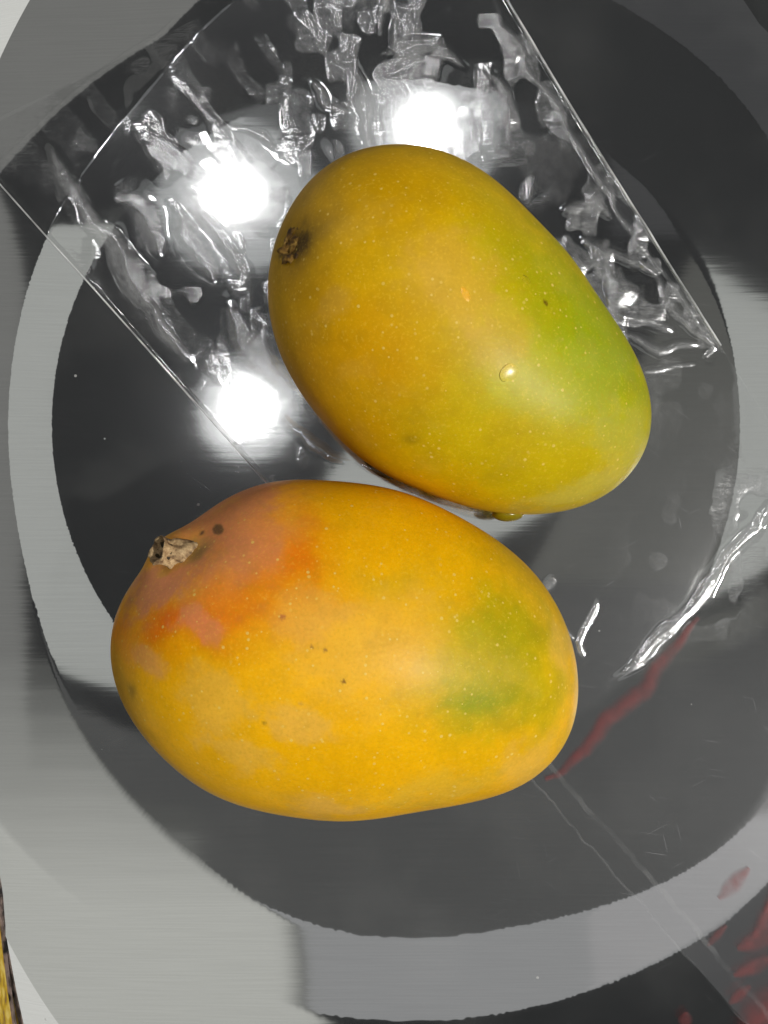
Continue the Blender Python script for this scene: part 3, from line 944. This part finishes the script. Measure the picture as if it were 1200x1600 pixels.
for pts, hw in [
    ([(1090, 965), (1060, 1005), (1025, 1045), (1005, 1080), (950, 1120), (915, 1170), (870, 1208), (850, 1214)], 17),
    ([(1164, 1350), (1118, 1398)], 15),
    ([(1205, 1398), (1185, 1440), (1170, 1458)], 15),
    ([(1205, 1450), (1180, 1462), (1145, 1472)], 18),
    ([(1205, 1488), (1140, 1516)], 15),
    ([(1166, 1532), (1134, 1560)], 12),
    ([(1064, 1572), (1066, 1596)], 13),
    ([(1250, 1530), (1195, 1580), (1160, 1640)], 50),
    ([(1215, 1320), (1205, 1380), (1190, 1420)], 12),
    ([(1130, 1440), (1100, 1470)], 8),
]:
    strip('red_print', pts, sq(hw), m_red, bag, lift=.00035, hump=.00004, step=3, wob=3)

# ---------------------------------------------------------------- water drops on the near side of the yellow-green mango
m_w, N, L, out = new_mat('water')
def water_shader(N, L, out, body):
    gl = N('ShaderNodeBsdfAnisotropic'); gl.inputs['Color'].default_value = (1, 1, 1, 1); gl.inputs['Roughness'].default_value = .28
    fr = N('ShaderNodeFresnel'); fr.inputs['IOR'].default_value = 1.5
    mx = N('ShaderNodeMixShader'); L(fr.outputs[0], mx.inputs[0]); L(body.outputs[0], mx.inputs[1]); L(gl.outputs[0], mx.inputs[2])
    L(mx.outputs[0], out.inputs['Surface'])


tr = N('ShaderNodeBsdfTransparent'); tr.inputs[0].default_value = (.98, .98, .96, 1)
water_shader(N, L, out, tr)


def normal_at(P, pt):
    d = np.linalg.norm(P - np.array(pt), axis=1)
    q = P[d < .004]
    c = q.mean(0); u, s, vt = np.linalg.svd(q - c)
    n = Vector(vt[2])
    ctr = Vector(P.mean(0))
    return n if n.dot(Vector(pt) - ctr) > 0 else -n


def drop(px, py, r, h, label, stretch=1.0, seed=0):
    b = nearest_top(PA, px, py)
    n = normal_at(PA, b)
    q = n.to_track_quat('Z', 'Y')
    V, F = [], []
    na, nr = 28, 9
    for k in range(nr):
        f = math.cos(k / (nr - 1) * math.pi / 2); hh = math.sin(k / (nr - 1) * math.pi / 2)
        for i in range(na):
            a = 2 * math.pi * i / na
            rr = r * f * (1 + .2 * float(vnoise(math.cos(a) * 1.3 + seed, math.sin(a) * 1.3)))
            V.append(b + q @ Vector((rr * math.cos(a) * stretch, rr * math.sin(a), h * hh - .0002)))
    for k in range(nr - 1):
        for i in range(na):
            F.append((k * na + i, k * na + (i + 1) % na, (k + 1) * na + (i + 1) % na, (k + 1) * na + i))
    o = mesh_obj('water_drop', V, F, m_w)
    tag(o, label, 'water drop', 'small water drops on the yellow and green mango')
    return o


drop(795, 582, .0018, .0005, 'largest glinting water drop on the middle of the yellow and green mango', 1.3, 1)
drop(728, 459, .0010, .0003, 'tiny water drop on the pale bloom patch of the yellow and green mango', 1.8, 2)
drop(822, 438, .0010, .0003, 'tiny water drop on the green upper flank of the yellow and green mango', 1.6, 3)


def rim_drop():
    x, y = to_plan(PA)
    tgt = np.array(W(795, 803, .03))
    d = np.linalg.norm(PA[:, :2] - tgt[:2], axis=1)
    b = Vector(PA[d.argmin()])
    V, F = [], []
    na, nr = 32, 16
    for k in range(nr + 1):
        th = math.pi * k / nr
        for i in range(na):
            a = 2 * math.pi * i / na
            V.append(b + Vector((.0036 * math.sin(th) * math.cos(a), .0017 * math.sin(th) * math.sin(a) - .0001, .0035 * math.cos(th))))
    for k in range(nr):
        for i in range(na):
            F.append((k * na + i, (k + 1) * na + i, (k + 1) * na + (i + 1) % na, k * na + (i + 1) % na))
    m, N, L, out = new_mat('water_clinging')
    df = N('ShaderNodeBsdfTranslucent'); df.inputs[0].default_value = lin(196, 180, 30)  # mango colour refracted through the water, painted into the drop
    d2 = N('ShaderNodeBsdfDiffuse'); d2.inputs[0].default_value = lin(176, 160, 20)
    am = N('ShaderNodeMixShader'); am.inputs[0].default_value = .5; L(df.outputs[0], am.inputs[1]); L(d2.outputs[0], am.inputs[2])
    water_shader(N, L, out, am)
    o = mesh_obj('water_drop', V, F, m)
    tag(o, 'water drop clinging to the lower edge of the yellow and green mango', 'water drop', 'small water drops on the yellow and green mango')


rim_drop()

# ---------------------------------------------------------------- gold strip over the tray rim, lower left
m_g, N, L, out = new_mat('gold_board')
tc = N('ShaderNodeTexCoord')
p = N('ShaderNodeBsdfPrincipled'); p.inputs['Roughness'].default_value = .45
mp = N('ShaderNodeMapping'); mp.inputs['Scale'].default_value = (900, 180, 1); L(tc.outputs['Object'], mp.inputs[0])
nz = N('ShaderNodeTexNoise', i_Scale=1.0, i_Detail=6.0); L(mp.outputs[0], nz.inputs['Vector'])
cr = N('ShaderNodeValToRGB')
cr.color_ramp.elements[0].position = .34; cr.color_ramp.elements[0].color = lin(140, 110, 70)
cr.color_ramp.elements[1].position = .62; cr.color_ramp.elements[1].color = lin(236, 208, 110)
e = cr.color_ramp.elements.new(.47); e.color = lin(206, 166, 30)
L(nz.outputs[0], cr.inputs[0]); L(cr.outputs[0], p.inputs['Base Color']); L(p.outputs[0], out.inputs['Surface'])
m_e, N, L, out = new_mat('worn_edge')
tc = N('ShaderNodeTexCoord')
p = N('ShaderNodeBsdfPrincipled'); p.inputs['Roughness'].default_value = .6
mp = N('ShaderNodeMapping'); mp.inputs['Scale'].default_value = (600, 260, 1); L(tc.outputs['Object'], mp.inputs[0])
nz = N('ShaderNodeTexNoise', i_Scale=1.0, i_Detail=4.0); L(mp.outputs[0], nz.inputs['Vector'])
cr = N('ShaderNodeValToRGB')
cr.color_ramp.elements[0].position = .40; cr.color_ramp.elements[0].color = lin(26, 20, 16)
cr.color_ramp.elements[1].position = .58; cr.color_ramp.elements[1].color = lin(140, 120, 110)
L(nz.outputs[0], cr.inputs[0]); L(cr.outputs[0], p.inputs['Base Color']); L(p.outputs[0], out.inputs['Surface'])


def slab(name, poly, z0, z1, mat, parent=None):
    n = len(poly)
    V = [W(x, y, z1) for x, y in poly]
    V += [(v[0], v[1], z0) for v in V]
    F = [tuple(range(n))] + [(i, n + i, n + (i + 1) % n, (i + 1) % n) for i in range(n)] + [tuple(range(2 * n - 1, n - 1, -1))]
    return mesh_obj(name, V, F, mat, parent, smooth=False)


def rim_strip(name, rows_, th, lift, mat, parent=None):
    """a thin board that follows the rim it lies on"""
    V, F = [], []
    for y, xl, xr in rows_:
        for x in (xl, xr):
            z = float(tray_z(np.array([float(x)]), np.array([float(y)]))[0]) + lift
            V += [(*W(x, y, z)[:2], z), (*W(x, y, z)[:2], z - th)]
    for k in range(len(rows_) - 1):
        a, b = 4 * k, 4 * k + 4
        F += [(a, b, b + 2, a + 2), (a + 1, a + 3, b + 3, b + 1), (a, a + 1, b + 1, b), (a + 2, b + 2, b + 3, a + 3)]
    F += [(0, 2, 3, 1), (b, b + 1, b + 3, b + 2)]
    return mesh_obj(name, V, F, mat, parent, smooth=False)


edge = [(1340, -10), (1380, -1), (1400, 2), (1440, 5), (1480, 9), (1520, 14), (1560, 19), (1600, 25), (1650, 32)]
edge = [(y, float(np.interp(y, [e[0] for e in edge], [e[1] for e in edge]))) for y in np.arange(1340, 1651, 12)]
gold = rim_strip('gold_board', [(y, -50, x - 6) for y, x in edge], .0005, .0009, m_g)
tag(gold, 'gold patterned board edge lying over the tray rim in the lower left corner', 'board')
rim_strip('worn_edge', [(y, x - 5.8, x) for y, x in edge], .0004, .0007, m_e, gold)
